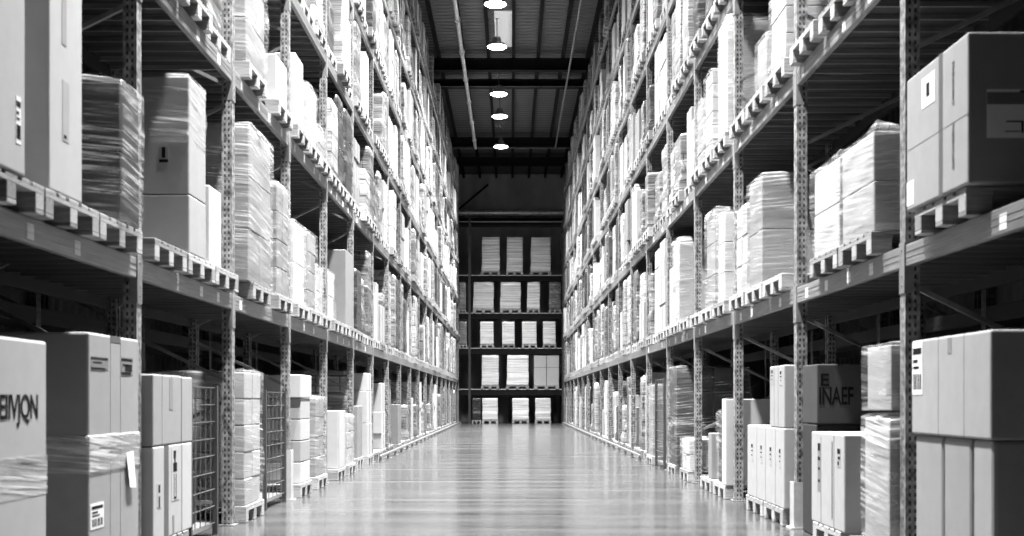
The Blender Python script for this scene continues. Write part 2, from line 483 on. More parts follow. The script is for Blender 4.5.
# the racks standing back to back with these, seen dark through the bays
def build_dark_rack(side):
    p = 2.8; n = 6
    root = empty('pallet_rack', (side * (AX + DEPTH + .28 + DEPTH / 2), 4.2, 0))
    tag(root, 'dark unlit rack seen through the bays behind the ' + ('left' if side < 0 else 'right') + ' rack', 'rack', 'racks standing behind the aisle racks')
    pm, bm_, dm_ = post_mesh(4.6, 'post', 'post_dark'), beam_mesh(p, side, True), deck_mesh(p)  # posts and beams coloured darker to stand for the shade behind the bays
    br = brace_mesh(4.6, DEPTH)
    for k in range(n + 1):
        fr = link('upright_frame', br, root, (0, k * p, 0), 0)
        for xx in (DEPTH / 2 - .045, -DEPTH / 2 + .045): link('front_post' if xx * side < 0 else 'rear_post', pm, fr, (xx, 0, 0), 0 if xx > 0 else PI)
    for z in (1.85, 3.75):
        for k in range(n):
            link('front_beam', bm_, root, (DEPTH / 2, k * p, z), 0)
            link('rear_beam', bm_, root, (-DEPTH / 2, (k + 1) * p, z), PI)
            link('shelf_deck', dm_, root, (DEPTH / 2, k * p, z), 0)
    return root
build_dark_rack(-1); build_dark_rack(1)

# ------------------------------------------------------------------ rack closing the aisle
YE = 57.0
ELEV = [1.62, 3.55, 5.20, 6.98, 9.50]
EX = [-8.4, -5.4, -1.95, 2.45, 5.4, 8.4]
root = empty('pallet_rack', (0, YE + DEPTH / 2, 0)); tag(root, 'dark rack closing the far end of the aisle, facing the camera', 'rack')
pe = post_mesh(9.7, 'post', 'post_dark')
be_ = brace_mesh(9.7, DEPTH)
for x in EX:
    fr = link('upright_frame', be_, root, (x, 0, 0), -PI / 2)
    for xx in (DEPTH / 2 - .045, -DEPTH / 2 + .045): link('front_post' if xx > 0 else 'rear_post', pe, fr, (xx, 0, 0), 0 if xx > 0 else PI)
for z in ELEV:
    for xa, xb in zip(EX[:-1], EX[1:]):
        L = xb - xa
        bb = MB(); bb.cbox(.055, L - .055, 0, .05, -.30 if z < 9 else -.12, 0, .006, 0)  # beam deepened in black to take in the shade under its shelf
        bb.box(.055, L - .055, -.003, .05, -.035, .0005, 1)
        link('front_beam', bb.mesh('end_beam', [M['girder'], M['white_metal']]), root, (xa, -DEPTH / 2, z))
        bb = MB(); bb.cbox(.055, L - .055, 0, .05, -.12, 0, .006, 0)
        link('rear_beam', bb.mesh('end_beam', M['beam_shaded']), root, (xa, DEPTH / 2 - .05, z))
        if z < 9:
            bb = MB(); bb.box(.06, L - .06, -DEPTH / 2 + .06, DEPTH / 2 - .06, -.012, -.004, 0)  # same added sheet, here blocking light through the end shelves
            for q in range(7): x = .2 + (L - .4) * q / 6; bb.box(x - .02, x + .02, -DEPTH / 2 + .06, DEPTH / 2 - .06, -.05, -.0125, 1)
            link('shelf_deck', bb.mesh('end_deck', [M['deck_light_block'], M['galv']]), root, (xa, 0, z))

# ------------------------------------------------------------------ pallets
PH = .148
def pallet_parts():
    """local: x = 1.2 deep (aisle at +x), y = .8 wide"""
    deck = MB()
    for i in range(5):
        w = (.145, .1, .145, .1, .145)[i]; y = (-.3275, -.165, 0, .165, .3275)[i]
        deck.cbox(-.6, .6, y - w / 2, y + w / 2, .126, .148, .003, 0, 1)
    for x in (-.5275, 0, .5275): deck.box(x - .0725, x + .0725, -.4, .4, .104, .1262)
    block = MB(); block.cbox(-.07, .07, -.055, .055, 0, .082, .004, 0, 1)
    bot = MB(); bot.cbox(-.6, .6, -.055, .055, 0, .022, .003, 0, 1)
    cross = MB(); cross.cbox(-.05, .05, -.4, .4, 0, .02, .003, 0, 1)
    return deck, block, bot, cross
_dk, _bl, _bo, _cr = pallet_parts()
dk_me, bl_me, bo_me, cr_me = _dk.mesh('top_deck', M['wood']), _bl.mesh('block', M['wood']), _bo.mesh('bottom_board', M['wood']), _cr.mesh('end_board', M['wood'])
BLK = [(x, y) for x in (-.53, 0, .53) for y in (-.345, 0, .345)]
def whole_pallet():
    b = MB()
    b.raw(_dk.v, _dk.f)
    for x, y in BLK: b.box(x - .07, x + .07, y - .055, y + .055, .0225, .104)
    for y in (-.345, 0, .345): b.box(-.6, .6, y - .055, y + .055, 0, .0225)
    return b
_wp = whole_pallet(); wp_me = _wp.mesh('wooden_pallet', M['wood'])

STUFF = {}                                   # kind -> MB of far repeats
COUNT = {}
PENDING = []                                 # generic things, placed nearest first

def pallet(side, yc, zb, label, group, near=True, width=.8, xf=None):
    xf = FACE - .005 if xf is None else xf
    loc = (side * (xf + .6), yc, zb + .002); rz = 0 if side < 0 else PI
    if near:
        r = empty('wooden_pallet', loc, rz)
        d = link('top_deck', dk_me, r)
        for x, y in BLK: link('block', bl_me, r, (x, y, .022))
        for y in (-.345, 0, .345): link('bottom_board', bo_me, r, (0, y, 0))
    else:
        r = link('wooden_pallet', wp_me, None, loc, rz)
    r.scale = (1, width / .8, 1)
    return tag(r, label, 'pallet', group)

# ------------------------------------------------------------------ film-wrapped loads
def ring(w, d, r, n):
    """rounded rectangle d (x) by w (y), counter-clockwise, n points a side"""
    pts = []
    hx, hy = d / 2, w / 2
    for cx, cy, a0 in ((hx - r, hy - r, 0), (-hx + r, hy - r, PI / 2), (-hx + r, -hy + r, PI), (hx - r, -hy + r, 1.5 * PI)):
        for i in range(4): a = a0 + PI / 2 * i / 3; pts.append((cx + r * math.cos(a), cy + r * math.sin(a)))
        # points along the straight side that follows
        a = a0 + PI / 2; sx, sy = cx + r * math.cos(a), cy + r * math.sin(a)
        L = (d if a0 in (0, PI) else w) - 2 * r
        dx, dy = -math.sin(a0 + PI / 2 - PI / 2) * 0, 0
        t = (-1, 0) if a0 == 0 else (0, -1) if a0 == PI / 2 else (1, 0) if a0 == PI else (0, 1)
        for i in range(1, n): pts.append((sx + t[0] * L * i / n, sy + t[1] * L * i / n))
    return pts
def wrapped_mesh(seed, w, d, h, layers=4, bulge=.012, lean=0.0, r=.03, rag=.03, taper=0.0):
    rng = random.Random(seed); b = MB()
    n = 6; base = ring(w, d, r, n); N = len(base)
    per = 4; Z = [h * i / (layers * per) for i in range(layers * per + 1)]
    sh = [(rng.uniform(-.012, .012), rng.uniform(-.012, .012)) for _ in range(layers + 1)]
    v = []
    for i, z in enumerate(Z):
        l = min(i // per, layers - 1); f = (i % per) / per
        bg = bulge * math.sin(PI * f) if i < len(Z) - 1 else 0
        k = 1 - taper * z / h
        for (x, y) in base:
            nn = mnoise.noise(Vector((x * 3 + seed, y * 3, z * 4))) * .006
            L = math.hypot(x, y); q = (bg + nn) / L
            v.append((x * (k + q) + sh[l][0] + lean * z * .5, y * (k + q) + sh[l][1] + lean * z, z))
    f = [(i * N + j, i * N + (j + 1) % N, (i + 1) * N + (j + 1) % N, (i + 1) * N + j) for i in range(len(Z) - 1) for j in range(N)]
    top = len(v) - N
    for s, dz in ((.93, .012), (.5, .015)):
        o = len(v)
        for j in range(N):
            x, y, z = v[top + j]
            v.append((x * s, y * s, h + dz + mnoise.noise(Vector((x * 4 * s + seed, y * 4 * s, 9))) * rag))
        p = o - N if s != .93 else top
        f += [(p + j, p + (j + 1) % N, o + (j + 1) % N, o + j) for j in range(N)]
    f.append(tuple(range(len(v) - N, len(v))))
    f.append(tuple(range(N - 1, -1, -1)))
    b.raw(v, f, 0, True)
    return b
VAR = []
_r = random.Random(3)
for i, h in enumerate((.55, .65, .75, .8, .85, .9, .95, 1.0, 1.05, 1.1, 1.15, 1.2, 1.28, 1.36, 1.42)):
    VAR.append((h, wrapped_mesh(20 + i, .75 - .04 * (i % 3), 1.14 - .05 * (i % 2), h, 2 + i % 4, _r.choice((.002, .005, .006)), _r.uniform(-.012, .012), _r.choice((.012, .02, .035)), _r.choice((.02, .05)), _r.choice((0, 0, .03)))))
VAR_ME = [(h, b, b.mesh('wrapped_load', M['load_pale'])) for h, b in VAR]

def film_shell(w, d, h, seed, **kw):
    return wrapped_mesh(seed, w, d, h, **kw).mesh('stretch_film', M['film'])

def detailed_load(side, y0, y1, xf, depth, zb, h, label, group, rows, cmat='card', seed=1, split=2, top_rag=.04, film='film', name='wrapped_load'):
    """a load whose cartons show under their film: carton parts and a film part"""
    w = y1 - y0
    r = empty(name, (side * (xf + depth / 2), (y0 + y1) / 2, zb + .002), 0 if side < 0 else PI)
    tag(r, label, 'wrapped load', group)
    rng = random.Random(seed)
    zz = 0.0
    for i in range(rows):
        hh = h / rows; cols = split if i % 2 == 0 or split < 2 else split
        for j in range(cols):
            for q in range(2):
                b = MB(); g_ = .004
                ya, yb = -w / 2 + .022 + (w - .044) * j / cols, -w / 2 + .022 + (w - .044) * (j + 1) / cols
                xa, xb = -depth / 2 + .022 + (depth - .044) * q / 2, -depth / 2 + .022 + (depth - .044) * (q + 1) / 2
                jx, jy = rng.uniform(-.004, .004), rng.uniform(-.004, .004)
                b.cbox(xa + g_ + jx, xb - g_ + jx, ya + g_ + jy, yb - g_ + jy, zz + .001, zz + hh - .003, .008)
                link('carton', b.mesh('carton', M[cmat]), r)
        zz += hh
    link('stretch_film', film_shell(w, depth, h + .006, seed, layers=rows, bulge=.004, r=.02, rag=top_rag), r)
    return r

# ------------------------------------------------------------------ cardboard boxes
def carton(side, y0, y1, xf, depth, zb, h, label, group=None, m='card', name='cardboard_box', tapes=(), prints=(), texts=(), bev=.010, panels=True, cat='box'):
    """root is the box body; tape, labels and printing are its parts. aisle u: 0 near .. 1 far"""
    w = y1 - y0
    b = MB()
    b.cbox(-depth / 2, depth / 2, -w / 2, w / 2, 0, h, bev)
    r = link(name, b.mesh(name, M[m]), None, (side * (xf + depth / 2), (y0 + y1) / 2, zb + .002))
    tag(r, label, cat, group)
    ax = -side * depth / 2               # local x of the aisle face
    e = -side
    def patch(face, u0, u1, v0, v1, mat, nm, lift=.0015, extra=None):
        q = MB()
        z0, z1 = v0 * h, v1 * h
        if face == 'aisle':
            ya, yb = -w / 2 + u0 * w, -w / 2 + u1 * w
            xs = sorted((ax - e * .002, ax + e * lift)); q.box(xs[0], xs[1], ya, yb, z0, z1, 0)
            if extra:
                for (a0, a1, c0, c1) in extra:
                    xs = sorted((ax, ax + e * (lift + .0012)))
                    A, B = (a0, a1) if side < 0 else (1 - a1, 1 - a0)
                    q.box(xs[0], xs[1], ya + A * (yb - ya), ya + B * (yb - ya), z0 + c0 * (z1 - z0), z0 + c1 * (z1 - z0), 1)
        elif face == 'front':
            xa, xb = -depth / 2 + u0 * depth, -depth / 2 + u1 * depth
            q.box(xa, xb, -w / 2 - lift, -w / 2 + .002, z0, z1, 0)
            if extra:
                for (a0, a1, c0, c1) in extra:
                    q.box(xa + a0 * (xb - xa), xa + a1 * (xb - xa), -w / 2 - lift - .0012, -w / 2, z0 + c0 * (z1 - z0), z0 + c1 * (z1 - z0), 1)
        mats = [M[mat]] + ([M['ink']] if extra else [])
        return link(nm, q.mesh(nm, mats), r)
    for t in tapes: patch(t[0], t[1], t[2], t[3], t[4], t[5] if len(t) > 5 else 'tape', 'tape_strip', .0012)
    for t in prints: patch(t[0], t[1], t[2], t[3], t[4], t[5], t[6], .0034 if t[6] == 'label_header' else .0018, t[7] if len(t) > 7 else None)
    for (face, u, v, s, txt, sx, mt) in texts:
        c = bpy.data.curves.new('printed_text', 'FONT'); c.body = txt; c.size = s; c.extrude = .0006; c.offset = s * .016 if s > .1 else 0; c.space_character = .95; c.align_x = 'LEFT'
        c.materials.append(M[mt])
        to = bpy.data.objects.new('printed_text', c); COL.objects.link(to); bpy.context.view_layer.update()
        tm = bpy.data.meshes.new_from_object(to.evaluated_get(bpy.context.evaluated_depsgraph_get())); bpy.data.objects.remove(to)
        tm.name = 'printed_text'
        o = link('printed_text', tm, r)
        if face == 'aisle':
            if side < 0: o.location = (ax + .0016, -w / 2 + u * w, v * h); o.rotation_euler = (PI / 2, 0, PI / 2)
            else: o.location = (ax - .0016, -w / 2 + u * w, v * h); o.rotation_euler = (PI / 2, 0, -PI / 2)
        elif face == 'aisle_up':            # reading upwards along the box
            o.location = (ax + e * .0016, -w / 2 + u * w, v * h); o.rotation_euler = Matrix(((0, 0, e), (0, 0, 0), (0, 0, 0))).to_euler()
            y_dir = 1 if side < 0 else -1
            R = Matrix(((0, 0, e), (0, -y_dir, 0), (1, 0, 0)))   # local x -> up, local y -> back along the aisle, z -> out of the face
            o.rotation_euler = R.to_euler()
        else: o.location = (-depth / 2 + u * depth, -w / 2 - .0016, v * h); o.rotation_euler = (PI / 2, 0, 0)
        o.scale = (sx, 1, 1)
    return r
BARS = [(.08, .92, .78, .9), (.1, .55, .62, .68), (.1, .7, .5, .55), (.12, .2, .1, .4), (.25, .29, .1, .4), (.34, .42, .1, .4), (.48, .5, .1, .4), (.56, .66, .1, .4), (.72, .75, .1, .4), (.8, .9, .1, .4)]
LINES = [(.0, .95, .8, .92), (.1, .6, .5, .6), (.0, .8, .0, .14)]

# ================================================================== what stands on the near bays
G_L0, G_R0 = 'goods on the floor under the left rack', 'goods on the floor under the right rack'
near_p = 'pallets in the near bays'
# ---- left, on the floor
pallet(-1, 5.74, 0, 'wooden pallet under the pale box with bold black lettering', near_p)
carton(-1, 5.32, 6.19, 2.37, .95, .15, 1.245, 'big pale box with bold black lettering and white film band, left floor corner', G_L0, 'card_pale', bev=.014,
       prints=[('aisle', .0, 1.0, .38, .54, 'film_dense', 'film_band'), ('aisle', .0, 1.0, .47, .535, 'film_dense', 'film_band')],
       texts=[('aisle', .33, .69, .165, 'EIIVJQN', .86, 'ink')])
pallet(-1, 7.24, 0, 'wooden pallet under the tall film-banded cartons left of the first post', near_p)
tall = carton(-1, 6.80, 7.72, 2.37, .95, .15, 1.33, 'tall grey carton with white film band and hanging tag, beside the lettered box', G_L0, 'card', bev=.014,
       tapes=[('aisle', .40, .402, 0, 1, 'ink'), ('aisle', .60, .603, 0, 1, 'ink'), ('aisle', .40, .60, .97, 1.0, 'tape_dark')],
       prints=[('aisle', .04, .36, .845, .90, 'card_mid', 'printed_panel', LINES), ('aisle', .62, .86, .83, .91, 'card_mid', 'printed_panel', LINES + [(.3, .9, .2, .6)]),
               ('aisle', .03, .27, .16, .27, 'paper', 'shipping_label', BARS)])
bd = MB(); bd.cbox(-.481, .481, -.466, .466, .53, .75, .012); link('film_band', bd.mesh('film_band', M['film_dense']), tall)
bd = MB(); bd.cbox(-.484, .484, -.469, .469, .665, .75, .012); link('film_band', bd.mesh('film_band', M['film_dense']), tall)
bd = MB(); bd.raw([(.486, .17, .62), (.486, .30, .63), (.492, .34, .40), (.492, .22, .41), (.489, .17, .62), (.489, .30, .63), (.495, .34, .40), (.495, .22, .41)],
                  [(0, 1, 2, 3), (7, 6, 5, 4), (0, 4, 5, 1), (1, 5, 6, 2), (2, 6, 7, 3), (3, 7, 4, 0)])
link('hanging_tag', bd.mesh('hanging_tag', M['paper']), tall)
pallet(-1, 8.50, 0, 'wooden pallet under the four stacked cartons with handling symbols', near_p)
sym = [(.25, .55, .80, .95), (.2, .7, .55, .72), (.35, .5, .72, .8), (.3, .36, .05, .5), (.55, .62, .05, .5), (.3, .62, .03, .07)]
carton(-1, 8.03, 8.72, 2.37, .9, .15, .635, 'lower carton with printed handling symbols and dark tape, behind the first post', G_L0, 'card_pale',
       tapes=[('aisle', .36, .52, 0, 1, 'tape_dark')], prints=[('aisle', .12, .26, .35, .62, 'card_pale', 'handling_symbol', [(.3, .7, .6, .9), (.35, .65, .0, .45)]), ('aisle', .62, .9, .38, .96, 'card_pale', 'handling_symbol', sym), ('aisle', .66, .72, .0, .22, 'card_mid', 'printed_panel')])
carton(-1, 8.735, 9.0, 2.37, .9, .15, .635, 'narrow lower carton beside the one with printed handling symbols', G_L0, 'card_pale')
carton(-1, 8.03, 8.72, 2.372, .9, .79, .48, 'upper carton on the one with printed handling symbols', G_L0, 'card',
       tapes=[('aisle', .30, .302, 0, 1, 'ink'), ('aisle', .62, .64, .6, 1)], prints=[('aisle', .56, .68, .5, .95, 'card_mid', 'printed_panel')])
carton(-1, 8.735, 9.02, 2.372, .9, .79, .475, 'narrow upper carton at the far end of the symbol-printed stack', G_L0, 'card')

def cage(side, y0, y1, xf, depth, h, label, zb=0.0):
    r = empty('wire_cage', (side * (xf + depth / 2), (y0 + y1) / 2, zb), 0); tag(r, label, 'cage', 'wire cages under the racks')
    w = y1 - y0
    for sx in (-1, 1):
        for sy in (-1, 1):
            b = MB(); b.box(sx * depth / 2 - .02, sx * depth / 2 + .02, sy * w / 2 - .02, sy * w / 2 + .02, 0, h); link('corner_post', b.mesh('corner_post', M['dark_steel']), r)
    for sx in (-1, 1):
        b = MB(); x = sx * (depth / 2 - .0)
        for i in range(1, 5): b.bar((x, -w / 2 + w * i / 5, .1), (x, -w / 2 + w * i / 5, h - .01), .006)
        for i in range(9): z = .1 + (h - .12) * i / 8; b.bar((x, -w / 2, z), (x, w / 2, z), .006)
        link('mesh_panel', b.mesh('mesh_panel', M['wire']), r)
    for sy in (-1, 1):
        b = MB(); y = sy * (w / 2)
        for i in range(1, 6): b.bar((-depth / 2 + depth * i / 6, y, .1), (-depth / 2 + depth * i / 6, y, h - .01), .006)
        for i in range(9): z = .1 + (h - .12) * i / 8; b.bar((-depth / 2, y, z), (depth / 2, y, z), .006)
        link('mesh_panel', b.mesh('mesh_panel', M['wire']), r)
    b = MB(); b.cbox(-depth / 2 + .021, depth / 2 - .021, -w / 2 + .021, w / 2 - .021, .06, .1, .004); link('base_tray', b.mesh('base_tray', M['brace']), r)
    return r
cage(-1, 9.12, 9.92, 2.42, .95, 1.22, 'wire mesh cage with dark goods between the symbol cartons and second post')
carton(-1, 9.22, 9.8, 2.55, .7, .1, .42, 'dark box standing inside the wire cage near the second left post', G_L0, 'card_dark')
pallet(-1, 11.22, 0, 'wooden pallet under the first film-wrapped floor load past the second left post', near_p)
detailed_load(-1, 10.82, 11.55, 2.36, 1.1, .15, 1.2, 'film-wrapped carton stack on floor just behind the second left post', G_L0, 5, 'card', 11)
cage(-1, 12.05, 13.1, 2.45, .95, 1.2, 'wire mesh cage standing empty before the third left post')
pallet(-1, 14.02, 0, 'wooden pallet under the pale four-high carton tower past the third left post', near_p)
for q in range(4):
    carton(-1, 13.72, 14.34, 2.38, .8, .15 + q * .243, .240, ('%s carton of the pale four-high tower behind the third left post' % ('lowest', 'second lowest', 'second highest', 'highest')[q]), G_L0, 'card' if q % 2 else 'card_pale')
carton(-1, 13.66, 14.40, 2.37, .85, 1.124, .26, 'wider box capping the pale carton tower behind the third left post', G_L0, 'card_pale')
pallet(-1, 15.25, 0, 'wooden pallet under the grey wrapped load before the fourth left post', near_p)
detailed_load(-1, 14.88, 15.6, 2.38, 1.0, .15, .98, 'grey film-wrapped load on the floor before the fourth left post', G_L0, 4, 'card_mid', 15)
pallet(-1, 16.95, 0, 'wooden pallet under the pale upright carton past the fourth left post', near_p)
carton(-1, 16.62, 17.38, 2.37, .95, .15, .80, 'pale upright carton standing alone past the fourth left post', G_L0, 'card_pale', tapes=[('aisle', .08, .1, 0, 1, 'ink'), ('aisle', .9, .92, 0, 1, 'ink')])
pallet(-1, 18.1, 0, 'wooden pallet under the low wrapped load before the fifth left post', near_p)
detailed_load(-1, 17.75, 18.45, 2.38, 1.0, .15, .72, 'low film-wrapped load on the floor before the fifth left post', G_L0, 3, 'card', 18)

# ---- left, first shelf
zl = LEV[-1][0]; zt = zl + PH + .004
pallet(-1, 5.74, zl, 'nearest wooden pallet on the first left shelf, cut by the frame', near_p)
carton(-1, 5.32, 5.89, 2.36, 1.1, zt, 1.42, 'tall pale box at the near end of the first left shelf', 'goods on the first left shelf', 'card_pale', prints=[('aisle', .8, .9, .1, .26, 'paper', 'shipping_label', BARS)])
pallet(-1, 6.56, zl, 'wooden pallet under the tall box with a dark end, first left shelf', near_p)
carton(-1, 6.22, 6.70, 2.37, 1.1, zt, 1.45, 'tall narrow box with pale side, second from the near end of the first left shelf', 'goods on the first left shelf', 'card_pale',
       prints=[('aisle', .38, .58, .2, .42, 'card', 'printed_panel', [(.2, .6, .05, .1)]), ('aisle', .36, .5, .55, .8, 'card', 'printed_panel')])
pallet(-1, 7.38, zl, 'wooden pallet under the dark wrapped load left of the first post', near_p)
detailed_load(-1, 7.30, 7.74, 2.34, 1.15, zt, .84, 'dark film-wrapped load on the first left shelf, left of the first post', 'goods on the first left shelf', 2, 'card_dark', 7, 1)
pallet(-1, 8.45, zl, 'empty-fronted wooden pallet just past the first left post', near_p)
pallet(-1, 9.30, zl, 'wooden pallet under the film-topped carton pair, first left shelf', near_p)
carton(-1, 8.93, 9.42, 2.37, 1.1, zt, .43, 'lower plain box of the film-topped pair, first left shelf', 'goods on the first left shelf', 'card')
wb = carton(-1, 8.93, 9.42, 2.372, 1.1, zt + .432, .87, 'upper film-wrapped box with an arrow mark, first left shelf', 'goods on the first left shelf', 'card',
       prints=[('front', .80, .86, .27, .40, 'card_mid', 'arrow_mark', [(.3, .7, .3, 1.0), (.0, 1, .0, .2)])])
link('stretch_film', film_shell(.512, 1.122, .50, 31, layers=3, bulge=.003, r=.015), wb, (0, 0, .385))
carton(-1, 9.60, 10.0, 2.39, 1.0, zt, .62, 'short pale box standing right behind the film-topped pair', 'goods on the first left shelf', 'card_pale')
pallet(-1, 10.12, zl, 'wooden pallet under the short pale box before the second left post', near_p)
pallet(-1, 11.53, zl, 'wide wooden pallet under the tall wrapped load past the second left post', near_p, 1.18)
detailed_load(-1, 10.98, 12.06, 2.36, 1.1, zt, 1.43, 'tall film-wrapped load past the second left post, first shelf', 'goods on the first left shelf', 3, 'card_mid', 41)
pallet(-1, 12.75, zl, 'wooden pallet just before the third left post, first shelf', near_p)
detailed_load(-1, 12.42, 13.1, 2.38, 1.1, zt, 1.15, 'film-wrapped load just before the third left post, first shelf', 'goods on the first left shelf', 4, 'card_mid', 43)

# ---- right, on the floor
pallet(1, 6.55, 0, 'wooden pallet under the big two-tier grey cartons, right floor corner', near_p, 1.15)
GR = 'big two-tier cartons'
carton(1, 5.96, 7.14, 2.36, 1.1, .90, .545, 'wide upper carton with white label overhanging the three boxes below, right corner', G_R0, 'card', bev=.012,
       tapes=[('aisle', .62, .623, 0, 1, 'card_mid'), ('aisle', .30, .302, 0, 1, 'card_mid'), ('aisle', .45, .5, .82, .98)], prints=[('aisle', .84, .985, .42, .97, 'paper', 'shipping_label', BARS)])
for q, (a, c) in enumerate(((5.97, 6.235), (6.255, 6.655), (6.665, 7.12))):
    carton(1, a, c, 2.375, 1.07, .15, .748, ('nearest', 'middle', 'farthest')[q] + ' of three lower cartons under the wide upper carton, right corner', G_R0, 'card', bev=.022)
pallet(1, 8.08, 0, 'wooden pallet under the two-tier film-wrapped cartons past the first right post', near_p)
detailed_load(1, 7.63, 8.24, 2.37, 1.05, .15, .83, 'lower film-wrapped load of two upright cartons past the first right post', G_R0, 1, 'card', 51)
detailed_load(1, 7.64, 8.2, 2.38, 1.0, 1.03, .42, 'upper film-wrapped load resting on another past the first right post', G_R0, 1, 'card', 52, 1)
pallet(1, 9.1, 0, 'wooden pallet under the box with handwriting before the second right post', near_p)
carton(1, 8.62, 9.56, 2.37, .85, .15, .70, 'grey box with handwriting and printed strip before the second right post', G_R0, 'card',
       tapes=[('aisle', .28, .31, 0, .98, 'tape'), ('aisle', .33, .36, .1, .92, 'tape_dark'), ('aisle', .68, .7, 0, .95, 'card_mid')],
       prints=[('aisle', .70, .79, .35, .88, 'card_mid', 'printed_strip', [(.1, .9, .85, 1), (.1, .9, .65, .72), (.2, .8, .45, .5), (.2, .8, .2, .25)]), ('aisle', .1, .2, .66, .86, 'card', 'handwritten_mark', [(.1, .9, .7, .95), (.3, .9, .4, .55), (.2, .6, .1, .3)])])
carton(1, 9.72, 10.18, 2.45, 1.0, .0, .90, 'dark plain box under the dark lettered box, behind the second right post', G_R0, 'card_dark')
carton(1, 9.70, 10.18, 2.45, 1.0, .905, .48, 'dark box with black lettering behind the box with handwriting', G_R0, 'card_lettered', name='lettered_box',
       texts=[('front', .01, .33, .20, 'INAEF', .55, 'ink'), ('front', .02, .64, .14, 'E', 1.1, 'ink')])
pallet(1, 10.95, 0, 'near wooden pallet under the upright cartons past the second right post', near_p)
pallet(1, 11.8, 0, 'far wooden pallet under the upright cartons past the second right post', near_p)
mk = [(.2, .8, .75, .95), (.2, .8, .55, .62), (.3, .7, .3, .36)]
for q, (a, c) in enumerate(((10.52, 10.86), (10.875, 11.28), (11.295, 11.68), (11.695, 12.15))):
    carton(1, a, c, 2.37, .9, .15, .70, ORD[q] + ' from the post of four upright cartons past the second right post', G_R0, 'card',
           prints=[('aisle', .35, .6, .5, .75, 'card', 'printed_panel', mk)])
carton(1, 10.53, 11.12, 2.375, .85, .853, .55, 'tall carton on top of the four upright ones past the second right post', G_R0, 'card',
       tapes=[('aisle', .4, .43, 0, 1, 'card_mid'), ('aisle', .68, .7, 0, 1, 'card_mid')], prints=[('aisle', .75, .92, .7, .95, 'card', 'printed_panel', mk), ('aisle', .15, .32, .68, .92, 'card', 'printed_panel', mk)])
carton(1, 11.75, 12.12, 2.6, .7, .853, .22, 'low dark box on top of the upright cartons, right floor', G_R0, 'card_dark')
pallet(1, 13.8, 0, 'wooden pallet under the narrow pale carton past the third right post', near_p)
carton(1, 13.38, 13.62, 2.37, .9, .15, .96, 'narrow pale upright carton just past the third right post', G_R0, 'card_pale')
detailed_load(1, 13.72, 14.16, 2.40, .95, .15, .80, 'dark wrapped load with pale edges past the third right post', G_R0, 2, 'card_dark', 61, 1)
pallet(1, 14.75, 0, 'wooden pallet under the thin grey board carton past the third right post', near_p)
carton(1, 14.5, 14.75, 2.40, .9, .15, .55, 'low grey carton past the dark wrapped load, third right bay', G_R0, 'card_mid')
pallet(1, 16.6, 0, 'wooden pallet under the low white-wrapped bundle past the fourth right post', near_p)
detailed_load(1, 16.25, 16.95, 2.37, 1.0, .15, .42, 'low white-wrapped bundle past the fourth right post', G_R0, 2, 'card_pale', 63)
pallet(1, 17.9, 0, 'wooden pallet under the tall dark wrapped load past the fourth right post', near_p)
detailed_load(1, 17.45, 18.35, 2.37, 1.1, .15, 1.42, 'tall dark wrapped load past the fourth right post, on the floor', G_R0, 4, 'card_dark', 64)
cage(1, 19.1, 20.2, 2.42, .95, 1.45, 'tall wire mesh cage past the fifth right post')

pallet(1, 20.75, 0, 'wooden pallet under the grey wrapped load beyond the tall wire cage', near_p)
detailed_load(1, 20.4, 21.1, 2.37, 1.0, .15, 1.2, 'grey wrapped load on the floor beyond the tall wire cage', G_R0, 4, 'card_mid', 66)
# ---- right, first shelf
zr = LEV[1][0]; zt = zr + PH + .004
GS = 'goods on the first right shelf'
pallet(1, 6.70, zr, 'wooden pallet under the big labelled carton, first right shelf', near_p, .98)
carton(1, 6.23, 7.20, 2.35, 1.12, zt, .78, 'big carton with white labels on two sides, near end of first right shelf', GS, 'card', bev=.012,
       tapes=[('aisle', .38, .44, 0, 1, 'tape_dark'), ('aisle', .0, 1.0, .46, .464, 'card_mid')],
       prints=[('aisle', .50, .72, .70, .92, 'paper', 'shipping_label', [(.35, .6, .3, .75)]), ('aisle', .86, .99, .04, .22, 'paper', 'tape_patch'),
               ('front', .085, .72, .30, .62, 'paper', 'shipping_label', [(.24, 1.0, .76, .80), (.24, 1.0, .92, .98), (.14, .26, .32, .35), (.25, .265, .1, .35), (.13, .24, .12, .14)]),
               ('front', .086, .70, .52, .60, 'card_mid', 'label_header')],
       texts=[('aisle_up', .20, .58, .045, 'CANNONBALE', .8, 'tape_dark'), ('aisle_up', .20, .14, .045, 'GARTONSERVIC', .8, 'tape_dark')])
pallet(1, 8.36, zr, 'near wooden pallet under the twin wrapped loads, first right shelf', near_p)
pallet(1, 9.20, zr, 'far wooden pallet under the twin wrapped loads, first right shelf', near_p)
detailed_load(1, 7.95, 8.76, 2.36, 1.1, zt, .66, 'near of two bright film-wrapped loads past the first right post, first shelf', GS, 2, 'card', 71, 1, .09)
detailed_load(1, 8.80, 9.58, 2.37, 1.1, zt, .66, 'far of two bright film-wrapped loads past the first right post, first shelf', GS, 2, 'card_pale', 72, 1, .09)
pallet(1, 11.0, zr, 'empty-looking wooden pallet just past the second right post, first shelf', near_p)
pallet(1, 11.85, zr, 'wooden pallet under the grey wrapped block, first right shelf', near_p)
detailed_load(1, 11.52, 12.2, 2.37, 1.1, zt, 1.03, 'grey wrapped block with rounded edges past the second right post, first shelf', GS, 2, 'card_mid', 73, 1)
pallet(1, 12.75, zr, 'wooden pallet just before the third right post, first shelf', near_p)
detailed_load(1, 12.42, 13.05, 2.40, 1.1, zt, .9, 'film-wrapped load just before the third right post, first shelf', GS, 3, 'card', 74)

